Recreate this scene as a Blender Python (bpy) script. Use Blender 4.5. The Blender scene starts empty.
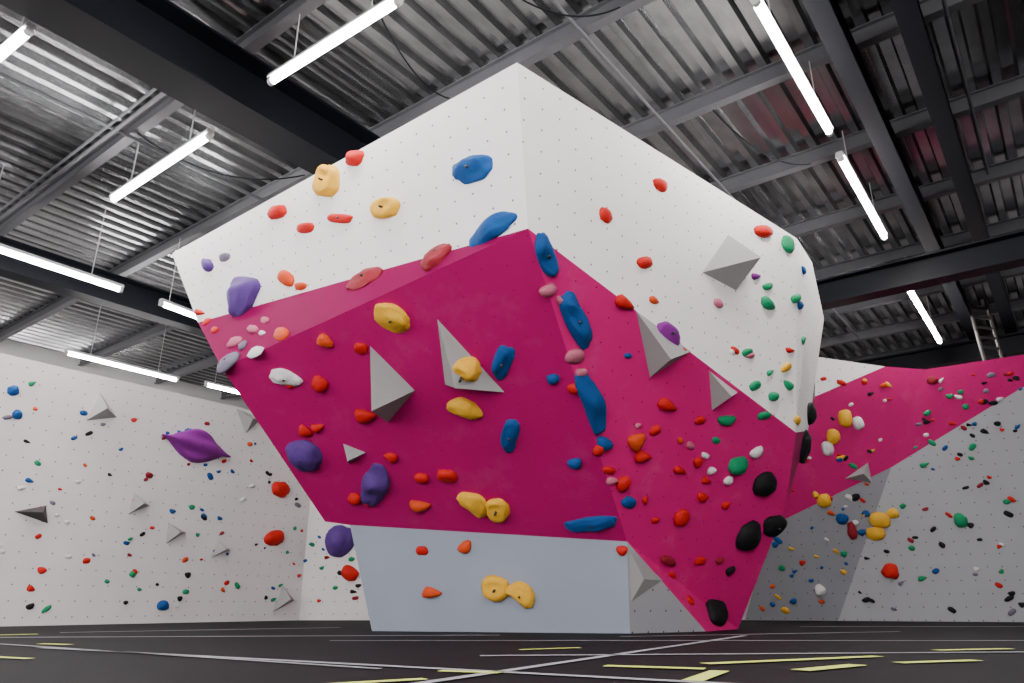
import bpy, bmesh, math, random
from mathutils import Vector, Matrix, noise
from mathutils.bvhtree import BVHTree
random.seed(7)
F=725.5; PITCH=math.atan(262/F); H=0.27
CAM=Vector((0,0,H)); cp,sp=math.cos(PITCH),math.sin(PITCH)
def ray(x,y):
    r=x-512; u=341-y
    return Vector((r,F*cp-u*sp,u*cp+F*sp)).normalized()
def atf(x,y,f):
    d=ray(x,y); return CAM+d*(f/d.y)
def atz(x,y,z):
    d=ray(x,y); return CAM+d*((z-H)/d.z)
def atpl(x,y,p,n):
    d=ray(x,y); return CAM+d*((p-CAM).dot(n)/d.dot(n))
def pn(a,b,c):
    return (b-a).cross(c-a).normalized()
AZ=math.radians(37.3)
DA=Vector((math.sin(AZ),math.cos(AZ),0)); DB=Vector((-math.cos(AZ),math.sin(AZ),0))
def AB(a,b,z): return DA*a+DB*b+Vector((0,0,z))
COL=bpy.context.scene.collection

# ---------------- materials
def base_mat(name):
    m=bpy.data.materials.new(name); m.use_nodes=True
    nt=m.node_tree; return m,nt,nt.nodes['Principled BSDF']
def wall_mat(name,col,rough=.6,dots=True,sp_=.2,var=.06,dotr=.046,chalk=0.0,spec=.3):
    m,nt,b=base_mat(name); N=nt.nodes; L=nt.links
    uv=N.new('ShaderNodeUVMap')
    geo=N.new('ShaderNodeTexCoord')
    n1=N.new('ShaderNodeTexNoise'); n1.inputs['Scale'].default_value=1.3; n1.inputs['Detail'].default_value=5
    L.new(geo.outputs['Object'],n1.inputs['Vector'])
    mx=N.new('ShaderNodeMix'); mx.data_type='RGBA'
    mx.inputs[6].default_value=(*[c*(1-var*1.8) for c in col],1); mx.inputs[7].default_value=(*[min(1,c*(1+var)) for c in col],1)
    L.new(n1.outputs['Fac'],mx.inputs[0]); out=mx.outputs[2]
    if chalk>0:
        n2=N.new('ShaderNodeTexNoise'); n2.inputs['Scale'].default_value=2.6; n2.inputs['Detail'].default_value=8; n2.inputs['Roughness'].default_value=.7
        L.new(geo.outputs['Object'],n2.inputs['Vector'])
        mr=N.new('ShaderNodeMapRange'); mr.inputs[1].default_value=.55; mr.inputs[2].default_value=.85; mr.inputs[4].default_value=chalk
        L.new(n2.outputs['Fac'],mr.inputs[0])
        m3=N.new('ShaderNodeMix'); m3.data_type='RGBA'; m3.inputs[7].default_value=(.8,.7,.75,1)
        L.new(mr.outputs[0],m3.inputs[0]); L.new(out,m3.inputs[6]); out=m3.outputs[2]
    if dots:
        sc=N.new('ShaderNodeVectorMath'); sc.operation='SCALE'; sc.inputs[3].default_value=1/sp_
        L.new(uv.outputs[0],sc.inputs[0])
        fr=N.new('ShaderNodeVectorMath'); fr.operation='FRACTION'; L.new(sc.outputs[0],fr.inputs[0])
        su=N.new('ShaderNodeVectorMath'); su.operation='SUBTRACT'; su.inputs[1].default_value=(.5,.5,0); L.new(fr.outputs[0],su.inputs[0])
        ln=N.new('ShaderNodeVectorMath'); ln.operation='LENGTH'; L.new(su.outputs[0],ln.inputs[0])
        lt=N.new('ShaderNodeMath'); lt.operation='LESS_THAN'; lt.inputs[1].default_value=dotr; L.new(ln.outputs['Value'],lt.inputs[0])
        m2=N.new('ShaderNodeMix'); m2.data_type='RGBA'; m2.inputs[7].default_value=(col[0]*.12,col[1]*.12,col[2]*.12,1)
        L.new(lt.outputs[0],m2.inputs[0]); L.new(out,m2.inputs[6]); out=m2.outputs[2]
    L.new(out,b.inputs['Base Color']); b.inputs['Roughness'].default_value=rough
    b.inputs['Specular IOR Level'].default_value=spec
    n3=N.new('ShaderNodeTexNoise'); n3.inputs['Scale'].default_value=140
    L.new(geo.outputs['Object'],n3.inputs['Vector'])
    bp=N.new('ShaderNodeBump'); bp.inputs['Strength'].default_value=.15; bp.inputs['Distance'].default_value=.004
    L.new(n3.outputs['Fac'],bp.inputs['Height']); L.new(bp.outputs[0],b.inputs['Normal'])
    return m
def simple(name,col,rough=.5,metal=0,var=.12,scale=20,bump=.2,bd=.004,spec=.5):
    m,nt,b=base_mat(name); N=nt.nodes; L=nt.links
    g=N.new('ShaderNodeTexCoord'); n=N.new('ShaderNodeTexNoise'); n.inputs['Scale'].default_value=scale; n.inputs['Detail'].default_value=4
    L.new(g.outputs['Object'],n.inputs['Vector'])
    mx=N.new('ShaderNodeMix'); mx.data_type='RGBA'
    mx.inputs[6].default_value=(*[c*(1-var) for c in col],1); mx.inputs[7].default_value=(*[min(1,c*(1+var)) for c in col],1)
    L.new(n.outputs['Fac'],mx.inputs[0]); L.new(mx.outputs[2],b.inputs['Base Color'])
    b.inputs['Roughness'].default_value=rough; b.inputs['Metallic'].default_value=metal
    b.inputs['Specular IOR Level'].default_value=spec
    bp=N.new('ShaderNodeBump'); bp.inputs['Strength'].default_value=bump; bp.inputs['Distance'].default_value=bd
    L.new(n.outputs['Fac'],bp.inputs['Height']); L.new(bp.outputs[0],b.inputs['Normal'])
    return m
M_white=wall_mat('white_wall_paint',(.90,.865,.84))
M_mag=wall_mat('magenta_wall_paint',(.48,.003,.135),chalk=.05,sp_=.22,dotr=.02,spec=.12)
M_mag2=wall_mat('magenta_strip_toned_down',(.21,.0006,.062),dots=False,sp_=.22,spec=.02)  # same magenta, colour darkened to offset the strong light on the upward strip
M_mag3=wall_mat('magenta_right_face_lit',(.70,.011,.19),chalk=.10,sp_=.22,dotr=.03,spec=.12)  # same magenta, extra light put into the colour of the dim right face
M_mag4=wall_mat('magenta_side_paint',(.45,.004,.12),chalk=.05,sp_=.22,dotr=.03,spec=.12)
M_panel=wall_mat('blue_grey_paint',(.31,.345,.41),dots=False)
M_panel2=wall_mat('warm_grey_paint',(.36,.35,.37))
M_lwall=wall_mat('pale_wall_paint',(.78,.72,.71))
M_rwall=wall_mat('light_grey_wall_paint',(.37,.37,.38))
M_rwall2=wall_mat('grey_wall_shaded',(.24,.24,.26))  # right wall grey with the tilted facet's shade put into the colour
M_shell=wall_mat('shell_paint',(.7,.68,.67),dots=False)
M_vol=simple('grey_volume_texture',(.33,.32,.31),.8,scale=120,bump=.4)
HC={'red':(.54,.012,.009),'maroon':(.24,.011,.022),'yellow':(.78,.41,.03),'blue':(.006,.07,.25),'purple':(.085,.035,.20),'green':(.01,.25,.10),
 'black':(.008,.008,.009),'white':(.72,.69,.69),'pink':(.50,.13,.20),'orange':(.62,.065,.013),'grey':(.17,.15,.20),'violet':(.21,.017,.23)}
HM={k:simple('hold_'+k,v,.65,scale=45,bump=.5,bd=.006,var=.18,spec=.2) for k,v in HC.items()}
HK=list(HC)
M_bolt=simple('bolt_steel',(.05,.05,.05),.4,.8)
M_deck=simple('galvanised_deck',(.33,.335,.34),.24,.92,var=.4,scale=3,bump=.05)
M_beam=simple('black_beam_paint',(.003,.0035,.006),.5,0,spec=.15)
M_purl=simple('grey_purlin_steel',(.15,.15,.16),.42,.4)
M_ladder=simple('ladder_steel',(.07,.06,.055),.5,.2)
M_floor=simple('black_mat_vinyl',(.005,.005,.006),.7,scale=30,var=.3,bump=.3,bd=.005,spec=.12)
M_seam=simple('grey_seam_strip',(.36,.36,.38),.8)
M_tape=simple('yellow_tape',(.80,.90,.16),.6)
M_house=simple('lamp_housing',(.5,.5,.5),.5)
M_tube,nt,b=base_mat('tube_emission'); b.inputs['Emission Color'].default_value=(1,.97,.97,1); b.inputs['Emission Strength'].default_value=155; b.inputs['Base Color'].default_value=(1,1,1,1)

def mesh_obj(name,verts,faces,mats,midx=None,uv=False,smooth=False,center=False):
    c0=Vector((0,0,0))
    if center:
        c0=sum((Vector(v) for v in verts),Vector())/len(verts)
        verts=[Vector(v)-c0 for v in verts]
    me=bpy.data.meshes.new(name); me.from_pydata([tuple(v) for v in verts],[],faces)
    for m in mats: me.materials.append(m)
    if midx:
        for p,i in zip(me.polygons,midx): p.material_index=i
    if smooth:
        for p in me.polygons: p.use_smooth=True
    me.update()
    if uv:
        ul=me.uv_layers.new(name='UVMap')
        for p in me.polygons:
            n=p.normal; t=Vector((0,0,1)).cross(n)
            if t.length<.05: t=Vector((1,0,0))
            t.normalize(); v=n.cross(t)
            if v.z<0: v=-v
            for li in p.loop_indices:
                c=me.vertices[me.loops[li].vertex_index].co
                ul.data[li].uv=(c.dot(t),c.dot(v))
    o=bpy.data.objects.new(name,me); o.location=c0; COL.objects.link(o); return o

# ---------------- boulder
T0=atz(517,62,4.4); TL=atz(172,253,4.4); TR=atz(797,238,4.4)
C=atf(528,228,T0.y+.18)
nL=pn(T0,TL,C); nR=pn(T0,TR,C)
L1=atpl(198,322,T0,nL); R1=atpl(796,432,T0,nR)
K=atf(627,541,7.2)
B1=atz(372,630.5,0); B2=atz(630,633,0); BR=atz(706,631,0)
nP=pn(K,B1,B2)
KP=atpl(350,524.5,K,nP)
nM=pn(C,K,KP); KL=atpl(325,521,C,nM); L2=atpl(222,368,C,nM)
nRM=pn(C,K,R1)
R4=atpl(786,505,C,nRM); R5=atz(738,628.5,0)
S1=atz(812,262,4.4); S2=atf(824,318,S1.y+.5); S3=atf(808,430,R1.y+.9)
Bt=Vector((0,11.2,4.4)); Bf=Vector((.3,10.6,0))
V=[T0,TL,TR,C,L1,R1,K,KL,L2,KP,B1,B2,BR,R4,R5,S1,S2,S3,Bt,Bf]
nm='T0 TL TR C L1 R1 K KL L2 KP B1 B2 BR R4 R5 S1 S2 S3 Bt Bf'.split(); ix={n:i for i,n in enumerate(nm)}
W,MG,M2,PN,P2,M3,M4=range(7)
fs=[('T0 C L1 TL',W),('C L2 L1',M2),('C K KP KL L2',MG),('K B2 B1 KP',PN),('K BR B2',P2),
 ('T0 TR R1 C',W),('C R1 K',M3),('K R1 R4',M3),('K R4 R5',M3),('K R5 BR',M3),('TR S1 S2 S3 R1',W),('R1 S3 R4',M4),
 ('TL L1 Bt',W),('L1 L2 Bt',W),('L2 KL Bt',W),('KL KP Bt',W),('KP B1 Bf',PN),('KP Bf Bt',W),
 ('S1 S2 Bt',W),('S2 S3 Bt',W),('S3 R4 Bt',W),('R4 R5 Bf',W),('R4 Bf Bt',W),('TL T0 TR S1 Bt',W),('B1 B2 BR R5 Bf',PN)]
bould=mesh_obj('bouldering_boulder',V,[[ix[k] for k in f.split()] for f,_ in fs],[M_white,M_mag,M_mag2,M_panel,M_panel2,M_mag3,M_mag4],[m for _,m in fs],uv=True)

# ---------------- left climbing wall + rear climbing wall
def slab(name,quads,mats,midx):
    vs=[];fc=[]
    for q in quads:
        fc.append(list(range(len(vs),len(vs)+len(q)))); vs+=q
    return mesh_obj(name,vs,fc,mats,midx,uv=True)
aC=8.4; wt=3.42
cb=AB(aC,11,0); 
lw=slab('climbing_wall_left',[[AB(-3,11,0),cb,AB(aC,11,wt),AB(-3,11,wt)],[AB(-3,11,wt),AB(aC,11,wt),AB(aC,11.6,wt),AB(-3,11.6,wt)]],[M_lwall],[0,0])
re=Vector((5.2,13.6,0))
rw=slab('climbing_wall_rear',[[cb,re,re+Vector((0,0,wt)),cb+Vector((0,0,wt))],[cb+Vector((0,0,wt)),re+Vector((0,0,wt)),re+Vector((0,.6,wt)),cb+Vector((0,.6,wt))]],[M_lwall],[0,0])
# ---------------- right climbing wall
g0=atf(745,619,13.3); g0.z=0
g1=atf(838,619,12.9); g1.z=0
g2=atf(1100,619,11.6); g2.z=0
ct=atf(925,369,12.0)
n1=pn(g0,g1,ct); n2=pn(g1,g2,ct)
P1=lambda x,y: atpl(x,y,g1,n1)
P2_=lambda x,y: atpl(x,y,g1,n2)
cm=g1.lerp(ct,.60)
tl=P1(815,356); ml=P1(770,526); wl=P1(815,396); wr=P1(885,366)
lowr=P2_(1024,386); 
mr=cm+(lowr-cm)*1.35
tr=ct+(P2_(1024,354)-ct)*1.9
rq=[[g0,g1,cm,ml],[ml,cm,ct,wr,wl],[wl,wr,tl],[g1,g2,mr,cm],[cm,mr,tr,ct]]
rwall=slab('climbing_wall_right',rq,[M_rwall2,M_mag4,M_white,M_rwall],[0,1,2,3,1])

# ---------------- shell
def prism(name,a0,a1,b0,b1,z0,z1,mat,uv=False):
    vs=[AB(a,b,z) for z in(z0,z1) for a,b in((a0,b0),(a1,b0),(a1,b1),(a0,b1))]
    return mesh_obj(name,vs,[[0,3,2,1],[4,5,6,7],[0,1,5,4],[1,2,6,5],[2,3,7,6],[3,0,4,7]],[mat],uv=uv)
prism('floor',-9,21,-9,20,-.3,0,M_floor)
prism('wall_left',-9,20.5,19.5,19.8,0,6.4,M_shell)
prism('wall_back',20.5,20.8,-9,19.5,0,6.4,M_shell)
prism('wall_right',-9,20.5,-9.3,-9,0,6.4,M_shell)
vs=[];fc=[]; per=.27; b=-9.0; prof=[]
while b<19.5:
    prof+=[(b,6.2),(b+.09,6.2),(b+.12,6.29),(b+.24,6.29)]; b+=per
prof=[(min(x,19.5),z) for x,z in prof]
for bb,z in prof: vs+=[AB(-9,bb,z),AB(20.5,bb,z)]
for i in range(len(prof)-1): fc.append([2*i,2*i+1,2*i+3,2*i+2])
mesh_obj('ceiling',vs,fc,[M_deck])

def ibeam(name,p,q,w,h,mat,tf=.03,tw=.03):
    d=(q-p).normalized(); s=d.cross(Vector((0,0,1))).normalized(); Z=Vector((0,0,1))
    pr=[(-w/2,0),(w/2,0),(w/2,tf),(tw/2,tf),(tw/2,h-tf),(w/2,h-tf),(w/2,h),(-w/2,h),(-w/2,h-tf),(-tw/2,h-tf),(-tw/2,tf),(-w/2,tf)]
    n=len(pr); vs=[p+s*x+Z*z for x,z in pr]+[q+s*x+Z*z for x,z in pr]
    fc=[[i,(i+1)%n,n+(i+1)%n,n+i] for i in range(n)]+[[0,1,2,3,10,11],[3,4,9,10],[4,5,6,7,8,9],[n+0,n+1,n+2,n+3,n+10,n+11],[n+3,n+4,n+9,n+10],[n+4,n+5,n+6,n+7,n+8,n+9]]
    return mesh_obj(name,vs,fc,[mat],center=True)
a=-6.65
while a<20:
    ibeam('roof_purlin',AB(a,-9,5.98),AB(a,19.5,5.98),.12,.22,M_purl,.015,.02); a+=2.0
ibeam('steel_roof_beam',AB(-9,6.45,5.3),AB(20.5,6.45,5.3),.5,.68,M_beam)
ibeam('steel_roof_beam',AB(-9,12.1,4.95),AB(20.5,12.1,4.95),.3,.5,M_beam)
ibeam('steel_roof_beam',AB(-9,.95,5.55),AB(20.5,.95,5.55),.2,.42,M_beam)
ibeam('steel_roof_beam',AB(-9,.3,5.55),AB(20.5,.3,5.55),.2,.42,M_beam)
ibeam('steel_cross_beam',AB(11.6,-9,4.75),AB(11.6,5.7,4.75),.3,.42,M_beam)
ibeam('steel_cross_beam',AB(17.5,-9,5.1),AB(17.5,19.4,5.1),.3,.4,M_beam)

def cyl(p,q,r,n=10):
    d=(q-p).normalized(); s=d.orthogonal().normalized(); t=d.cross(s)
    vs=[p+(s*math.cos(i*2*math.pi/n)+t*math.sin(i*2*math.pi/n))*r for i in range(n)]
    vs+=[v+(q-p) for v in vs]
    fc=[[i,(i+1)%n,n+(i+1)%n,n+i] for i in range(n)]+[list(range(n))[::-1],list(range(n,2*n))]
    return vs,fc
class MB:
    def __init__(s): s.v=[];s.f=[];s.m=[]
    def add(s,v,f,m):
        o=len(s.v); s.v+=v; s.f+=[[i+o for i in q] for q in f]; s.m+=[m]*len(f)
# electrical conduits and cables under the deck
mb=MB()
for p,q,r in [(AB(3.12,7,5.93),AB(3.12,19,5.93),.03),(AB(3.02,7,5.93),AB(3.02,19,5.93),.018),(AB(-3,.0,5.93),AB(11,.0,5.93),.02),(AB(-3,8.7,5.93),AB(17,8.7,5.93),.025),(AB(-3,3.1,5.93),AB(17,3.1,5.93),.02)]:
    v,f=cyl(p,q,r,8); mb.add(v,f,0)
mesh_obj('electrical_conduits',mb.v,mb.f,[M_purl],mb.m)
cu=bpy.data.curves.new('power_cables','CURVE'); cu.dimensions='3D'; cu.bevel_depth=.009
for p,q,s in [(AB(3.1,4.2,5.9),AB(5.2,4.9,5.9),.35),(AB(4.0,3.4,5.9),AB(5.2,2.6,5.9),.3),(AB(3.3,8.5,5.9),AB(5.2,7.6,5.9),.3),(AB(5.3,10.2,5.9),AB(7.2,9.4,5.9),.35),(AB(7.3,2.5,5.9),AB(9.2,1.9,5.9),.25)]:
    spn=cu.splines.new('POLY'); spn.points.add(16)
    for i in range(17):
        t=i/16; c=p.lerp(q,t)-Vector((0,0,1))*s*4*t*(1-t); spn.points[i].co=(*c,1)
cu.materials.append(M_beam); COL.objects.link(bpy.data.objects.new('power_cables',cu))
# steel access ladder hanging at the far right behind the climbing wall
mb=MB(); lp=atf(968,302,13.2); lq=atf(988,372,13.2); side=Vector((.42,.1,0))
up=Vector((0,0,5.97-lp.z))
for o_ in (Vector(),side):
    v,f=cyl(lp+o_,lq+o_,.035,8); mb.add(v,f,0)
    v,f=cyl(lp+o_,lp+o_+up,.025,8); mb.add(v,f,0)
for i in range(7):
    c=lp.lerp(lq,(i+.5)/7); v,f=cyl(c,c+side,.028,8); mb.add(v,f,0)
mesh_obj('steel_access_ladder',mb.v,mb.f,[M_ladder],mb.m,center=True)

def tube_light(p,q,top=5.98):
    mb=MB(); d=(q-p).normalized(); s=d.cross(Vector((0,0,1))).normalized(); Z=Vector((0,0,1))
    v,f=cyl(p+d*.03,q-d*.03,.034,8); mb.add(v,f,1)
    for e in (p,q-d*.05):
        v,f=cyl(e,e+d*.05,.04); mb.add(v,f,0)
    pr=[(-.05,.035),(.05,.035),(.035,.085),(-.035,.085)]
    vs=[p+s*x+Z*z for x,z in pr]+[q+s*x+Z*z for x,z in pr]
    mb.add(vs,[[0,1,5,4],[1,2,6,5],[2,3,7,6],[3,0,4,7],[3,2,1,0],[4,5,6,7]],0)
    for t in (.2,.8):
        c=p.lerp(q,t)+Z*.08; v,f=cyl(c,Vector((c.x,c.y,top)),.006,6); mb.add(v,f,0)
    mesh_obj('tube_light',mb.v,mb.f,[M_house,M_tube],mb.m,center=True)
for (x0,y0,x1,y1,z) in [(755,0,830,133,5.3),(840,157,885,238,5.3),(905,283,940,342,5.2),(400,0,270,82,5.3),(210,135,112,200,5.3),(30,30,-30,82,5.3),
    (-60,230,122,290,4.75),(160,303,200,318,4.75),(65,352,178,380,4.75),(205,384,250,395,4.75)]:
    tube_light(atz(x0,y0,z),atz(x1,y1,z))
for a,b in [(a,b) for a in (-6,-2.5,1.0) for b in (-6,-2.5,1.5,9) if not (a==1.0 and b==9)]:  # unseen fill tubes, added above and behind the camera to light the scene
    tube_light(AB(a,b,5.3),AB(a+2.4,b,5.3))

# ---------------- floor strips
def strip(mb,x0,y0,x1,y1,w,m):
    p=atz(x0,y0,.006+.001*m); q=atz(x1,y1,.006+.001*m); d=(q-p).normalized(); s=Vector((-d.y,d.x,0))*w/2
    mb.add([p-s,q-s,q+s,p+s],[[0,1,2,3]],m)
mb=MB()
for s in [(40,647,900,692,.06),(300,700,745,635,.055),(-40,637,500,634.5,.09),(330,640,1100,640,.06),(480,655,1060,651,.06),(-20,642,380,668,.04),(60,632,340,627,.08),(800,626,1080,626,.10),(620,636,900,631,.06)]:
    strip(mb,*s,0)
for s in [(605,665,705,668,.08),(692,680,720,670,.08),(705,663,878,655.5,.08),(800,669.5,858,664,.09),(898,662,977,659.5,.08),(-5,634.5,38,633.5,.10),(320,684,425,678,.06),(440,670,500,672,.06),(936,649.5,1010,648,.08),(40,643,70,644,.07),(-10,656,30,658,.06),(520,649,580,647,.05)]:
    strip(mb,*s,1)
mesh_obj('mat_tape_lines',mb.v,mb.f,[M_seam,M_tape],mb.m)

# ---------------- holds
bvh_v=[];bvh_f=[]
for o in (bould,lw,rw,rwall):
    off=len(bvh_v); bvh_v+=[v.co.copy() for v in o.data.vertices]
    o.data.calc_loop_triangles()
    bvh_f+=[[i+off for i in t.vertices] for t in o.data.loop_triangles]
BV=BVHTree.FromPolygons(bvh_v,bvh_f)
def hit(x,y):
    d=ray(x,y); p,n,i,dist=BV.ray_cast(CAM,d)
    if p is None: return None
    if n.dot(d)>0: n=-n
    return p,n
def ico(sub):
    bm=bmesh.new(); bmesh.ops.create_icosphere(bm,subdivisions=sub,radius=1)
    v=[x.co.copy() for x in bm.verts]; f=[[y.index for y in x.verts] for x in bm.faces]; bm.free(); return v,f
ICO={s:ico(s) for s in (2,3,4)}
def hold_geo(p,n,U,Vv,h,kind='blob',sub=3,seed=0):
    vs,fs=ICO[sub]; out=[]
    off=Vector((seed*7.31,seed*3.17,seed*1.7))
    for c in vs:
        x,y,z=c
        k=1+.26*noise.noise(c*1.2+off)+.08*noise.noise(c*3.1+off)
        x*=k;y*=k
        x=math.copysign(abs(x)**.85,x); y=math.copysign(abs(y)**.85,y)
        z=z*(1+.32*noise.noise(c*1.7-off))
        if kind=='bean':  y=y*(1-.15*x*x)-.5*(x*x-.4)
        if kind=='edge':  z=z*(.75+.4*y)
        if kind=='wedge': z*=(.6+.35*(1-x)*.9); y*=(.60-.36*x)/.75
        if kind=='lips':  y*=max(.15,1-abs(x)**1.5); z*=.8+.22*math.cos(2*math.pi*y)
        if kind=='drop':  x*=(.85+.28*y)
        if kind=='ridge': y+=.12*math.sin(3*x+seed); z*=.85+.22*math.sin(5*x+seed*2)
        if kind=='slab':
            z=min(z,.72)-.35*math.exp(-((x*2.2)**2+((y-.3)*3)**2))
        zz=max(z,-.05)
        out.append(p+U*x+Vv*y+n*(h*zz))
    return out,fs
def frame(x,y,rx,ry,rot):
    r=hit(x,y)
    if not r: return None
    p,n=r; a=math.radians(rot)
    q=atpl(x+rx*math.cos(a),y-rx*math.sin(a),p,n)-p
    w=atpl(x+ry*math.sin(a),y+ry*math.cos(a),p,n)-p; w=-w
    depth=(p-CAM).dot(Vector((0,cp,sp)))
    pm=depth/F
    if q.length>rx*pm*1.9: q=q.normalized()*rx*pm*1.9
    w=w-q*(w.dot(q)/q.dot(q))
    if w.length>ry*pm*1.6: w=w.normalized()*ry*pm*1.6
    return p,n,q,w,pm
cnt=0
def big(x,y,rx,ry,col,rot=0,kind='blob',hf=.65):
    global cnt; cnt+=1
    r=frame(x,y,rx,ry,rot)
    if not r: print('miss',x,y); return
    p,n,q,w,pm=r; h=min(rx,ry)*pm*hf*1.3
    mb=MB(); v,f=hold_geo(p,n,q,w,h,kind,4 if max(rx,ry)>14 else 3,cnt); mb.add(v,f,0)
    if max(rx,ry)>=10:
        v,f=cyl(p+n*h*.3,p+n*h*1.02,.012,8); mb.add(v,f,1)
    mesh_obj(col+'_climbing_hold',mb.v,mb.f,[HM[col],M_bolt],mb.m,smooth=True,center=True)
small={}
def sm(x,y,r_,col,grp='boulder'):
    global cnt; cnt+=1
    r=frame(x,y,r_*random.uniform(.9,1.15),r_*random.uniform(.65,.9),random.uniform(-40,40))
    if not r: return
    p,n,q,w,pm=r
    v,f=hold_geo(p,n,q,w,r_*pm*.75,random.choice(['blob','edge','wedge','drop']),2,cnt)
    small.setdefault(grp,MB()).add(v,f,HK.index(col))
def smw(p,n,r,col,grp):
    global cnt; cnt+=1
    t=Vector((0,0,1)).cross(n).normalized(); u=n.cross(t); a=random.uniform(-.8,.8)
    q=(t*math.cos(a)+u*math.sin(a))*r*random.uniform(.9,1.4); w=(u*math.cos(a)-t*math.sin(a))*r*random.uniform(.6,.9)
    v,f=hold_geo(p,n,q,w,r*.7,random.choice(['blob','edge','wedge','drop']),2,cnt)
    small.setdefault(grp,MB()).add(v,f,HK.index(col))
def volume(pts,apx=None,hm=.25,mat=None,name='grey_triangular_volume'):
    k=len(pts)
    c=(sum(p[0] for p in pts)/k,sum(p[1] for p in pts)/k); rr=hit(*c)
    if not rr: print('vmiss',pts);return
    P,n=rr
    b3=[atpl(x,y,P,n) for x,y in pts]
    ap=atpl(*(apx or c),P,n)
    ap=ap+n*hm
    mesh_obj(name,[b-n*.002 for b in b3]+[ap],[[i,(i+1)%k,k] for i in range(k)]+[list(range(k))[::-1]],[mat or M_vol],center=True)

for h in [(355,158,9,8,'red'),(327,181,12,17,'yellow',-5,'slab'),(386,208,14,11,'yellow',0,'slab'),(473,169,20,13,'blue',10,'edge'),
 (340,218,13,5,'red',-5,'ridge'),(244,298,15,21,'purple',0,'drop'),(491,230,27,10,'blue',32,'ridge'),(439,256,21,11,'maroon',38,'wedge'),(365,279,18,9,'maroon',20,'edge'),
 (393,317,20,12,'yellow',-30,'edge'),(503,361,18,10,'blue',70,'edge'),(510,435,16,9,'blue',80,'edge'),
 (465,408,18,9,'yellow',-18,'bean'),(286,377,17,7,'white',-12,'ridge'),(305,454,16,14,'purple'),(375,484,20,13,'purple',80,'ridge'),
 (474,503,17,9,'yellow',-38,'bean'),(497,508,12,11,'yellow',0,'slab'),(592,523,27,7,'blue',4,'ridge'),(229,363,13,8,'grey',35),(340,540,14,15,'purple'),
 (496,588,14,12,'yellow',0,'slab'),(521,594,17,10,'yellow',-35,'bean'),
 (546,255,23,9,'blue',-72,'ridge'),(576,320,29,11,'blue',-68,'ridge'),(592,402,33,11,'blue',-72,'ridge'),
 (668,334,14,9,'violet',-35,'edge'),(764,484,10,12,'black'),(748,535,11,14,'black'),(774,525,10,11,'black',0,'edge'),(715,611,12,14,'black'),(803,446,8,16,'black'),(809,413,7,12,'black'),
 (737,465,9,9,'green'),(787,244,6,9,'green'),(674,351,12,6,'red'),(350,573,9,7,'red',-30)]:
    big(*h)
S='''red 278 212 10|red 306 228 8|orange 287 278 9|orange 301 286 6|purple 208 265 7|grey 225 257 6|orange 326 341 10|orange 282 334 9|red 320 383 9|red 366 415 10|red 361 348 7
red 306 431 7|red 318 427 6|red 447 475 10|red 422 477 7|orange 421 505 9|red 392 457 7|red 355 498 8|red 368 502 5|blue 553 378 7|blue 575 463 7|blue 628 502 8|red 422 550 6|orange 465 547 8|orange 432 592 9
pink 253 329 6|white 262 333 4|pink 265 320 5|white 256 352 7|pink 235 342 6|grey 243 346 6|red 622 550 7|red 660 185 8|red 605 215 8|red 644 262 7|red 625 303 9|red 763 231 8|maroon 775 222 6|green 768 304 8|green 767 286 5
pink 718 303 5|pink 750 355 4|violet 745 257 8|violet 756 276 5|green 755 385 6|green 747 352 5|green 795 298 6|red 668 405 9|orange 637 440 10|red 643 456 9|red 681 517 9|red 623 483 8|red 609 470 6|red 600 448 8|red 697 462 6
red 655 430 6|green 726 420 8|white 756 452 7|green 764 415 6|green 773 396 6|red 700 420 5|red 680 470 6|red 702 497 6|pink 548 290 9|pink 575 356 9|pink 560 300 5|pink 600 450 6|white 728 480 5|pink 581 372 6|maroon 668 560 7|red 700 560 5|red 655 520 4|red 574 388 7|pink 612 480 6
blue 604 444 8|blue 628 355 4|orange 654 300 5|blue 800 305 5|green 803 340 4|yellow 786 367 6|green 788 385 5|red 790 350 4|blue 803 270 4|red 200 312 5|red 207 322 5|red 290 385 4|red 388 455 4|red 452 478 5
white 712 470 5|maroon 719 560 5|red 690 600 4|black 730 570 5|orange 680 440 4|red 735 350 4|yellow 797 420 5|red 215 330 5|red 706 480 5|pink 690 445 4|white 705 455 4|red 725 505 5|green 770 372 4|green 716 440 4|white 732 352 3|red 645 500 4|pink 638 425 4|red 672 575 4'''
for ln in S.replace('\n','|').split('|'):
    c,x,y,r=ln.split(); sm(float(x),float(y),float(r),c)
big(196,446,33,17,'violet',-18,'lips',.6)
for h in [(274,537,9,8,'red'),(280,489,8,8,'red'),(163,605,6,5,'blue'),(13,390,6,5,'blue'),(17,414,5,5,'blue'),(890,571,9,8,'red'),
  (880,520,11,8,'yellow'),(876,533,9,7,'yellow'),(893,513,6,5,'yellow'),(845,418,7,9,'yellow'),(833,436,7,8,'yellow'),(824,500,7,7,'yellow'),(858,423,6,7,'white',20),(828,448,6,7,'white'),(852,530,5,9,'maroon'),(960,520,7,7,'green'),(842,518,6,6,'blue'),(820,590,6,6,'white'),(932,380,6,4,'maroon')]:
    big(*h)
volume([(437,318),(505,392),(445,384)],(462,374),.22)
volume([(370,345),(415,390),(388,422),(373,400)],(386,388),.36)
big(466,368,17,13,'yellow',-20,'edge',1.4)
volume([(728,234),(702,272),(736,290),(747,262)],(735,265),.30)
volume([(636,310),(691,351),(650,377)],(655,352),.22)
volume([(709,370),(738,392),(712,410)],(718,390),.18)
volume([(628,547),(663,580),(631,602)],(640,577),.06)
volume([(343,443),(366,452),(348,463)],None,.12)
volume([(236,408),(262,418),(246,433)],None,.14)
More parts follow.
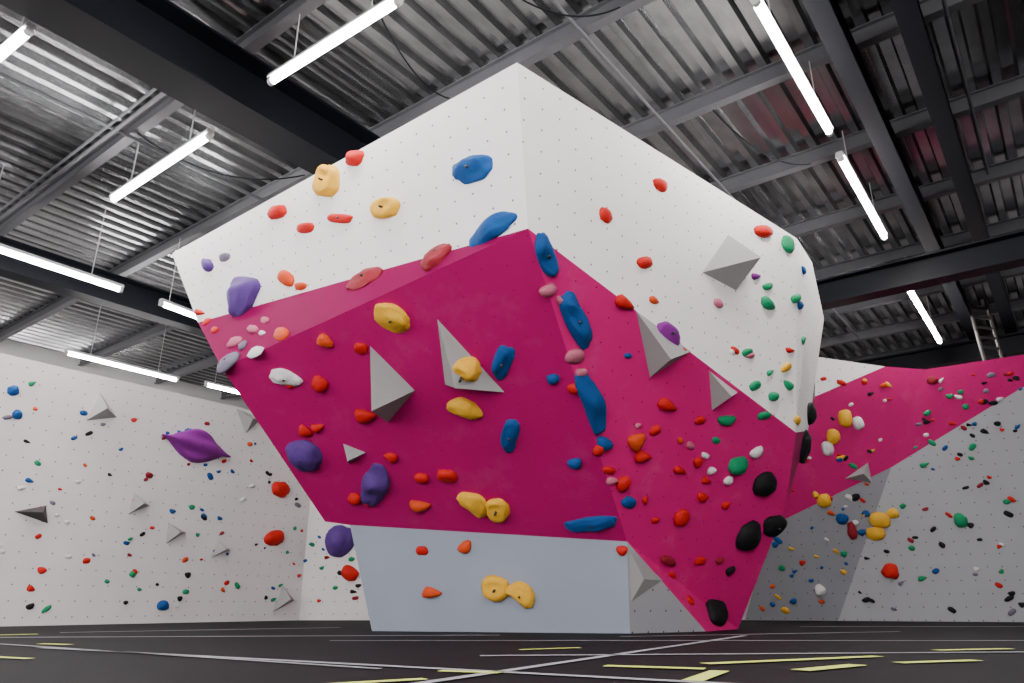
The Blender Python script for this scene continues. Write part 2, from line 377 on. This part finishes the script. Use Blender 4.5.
for v in [[(100,392),(86,420),(117,417)],[(134,492),(128,514),(150,505)],[(218,540),(211,557),(230,550)],[(283,585),(272,612),(295,600)],[(168,522),(166,543),(186,532)],[(868,462),(845,478),(872,482)]]:
    volume(v,None,.2)
M_dark=simple('dark_volume',(.04,.03,.03),.7)
volume([(14,511),(46,505),(48,523)],None,.22,M_dark,'black_triangular_volume')
def scatter(o,ex,ey,n,cols,grp,rr,nrm):
    for i in range(n):
        s,t=random.random(),random.uniform(.03,.97)
        smw(o+ex*s+ey*t,nrm,random.uniform(*rr),random.choice(cols),grp)
def tocam(p,n): return n if (CAM-p).dot(n)>0 else -n
Z=Vector((0,0,1))
nl=tocam(cb,DA.cross(Z).normalized())
scatter(AB(.5,11,.1),AB(aC-.5,0,0),Z*3.1,170,['red','red','orange','blue','blue','green','black','black','grey','maroon','white','green'],'left_wall',(.025,.055),nl)
nr=tocam(cb,(re-cb).cross(Z).normalized())
scatter(cb+Z*.1,(re-cb),Z*3.2,260,['green','green','blue','red','black','maroon','yellow'],'rear_wall',(.025,.055),nr)
nn1=tocam(g1,n1); nn2=tocam(g1,n2)
def scq(p00,p10,p11,p01,n,cols,grp,rr,nrm):
    for i in range(n):
        s,t=random.uniform(.03,.97),random.uniform(.03,.97)
        p=p00.lerp(p10,s).lerp(p01.lerp(p11,s),t); p=p-nrm*((p-g1).dot(nrm))
        smw(p,nrm,random.uniform(*rr),random.choice(cols),grp)
scq(g0,g1,ct,tl,65,['yellow','blue','white','red','green','black','orange','blue'],'right_wall',(.03,.07),nn1)
scq(g1,g2,tr,ct,125,['green','green','black','black','red','maroon','white','blue','grey','black'],'right_wall',(.03,.06),nn2)
for g,mb in small.items():
    mesh_obj('small_climbing_holds_'+g,mb.v,mb.f,[HM[k] for k in HK],mb.m,smooth=True)

# ---------------- camera/world
cd=bpy.data.cameras.new('camera'); cam=bpy.data.objects.new('camera',cd); COL.objects.link(cam)
cam.location=CAM; cam.rotation_euler=(math.pi/2+PITCH,0,0); cd.sensor_width=36; cd.lens=F/1024*36
cd.clip_start=.01
bpy.context.scene.camera=cam
w=bpy.data.worlds.new('world'); bpy.context.scene.world=w; w.use_nodes=True
w.node_tree.nodes['Background'].inputs[0].default_value=(.98,.97,1,1); w.node_tree.nodes['Background'].inputs[1].default_value=4.7
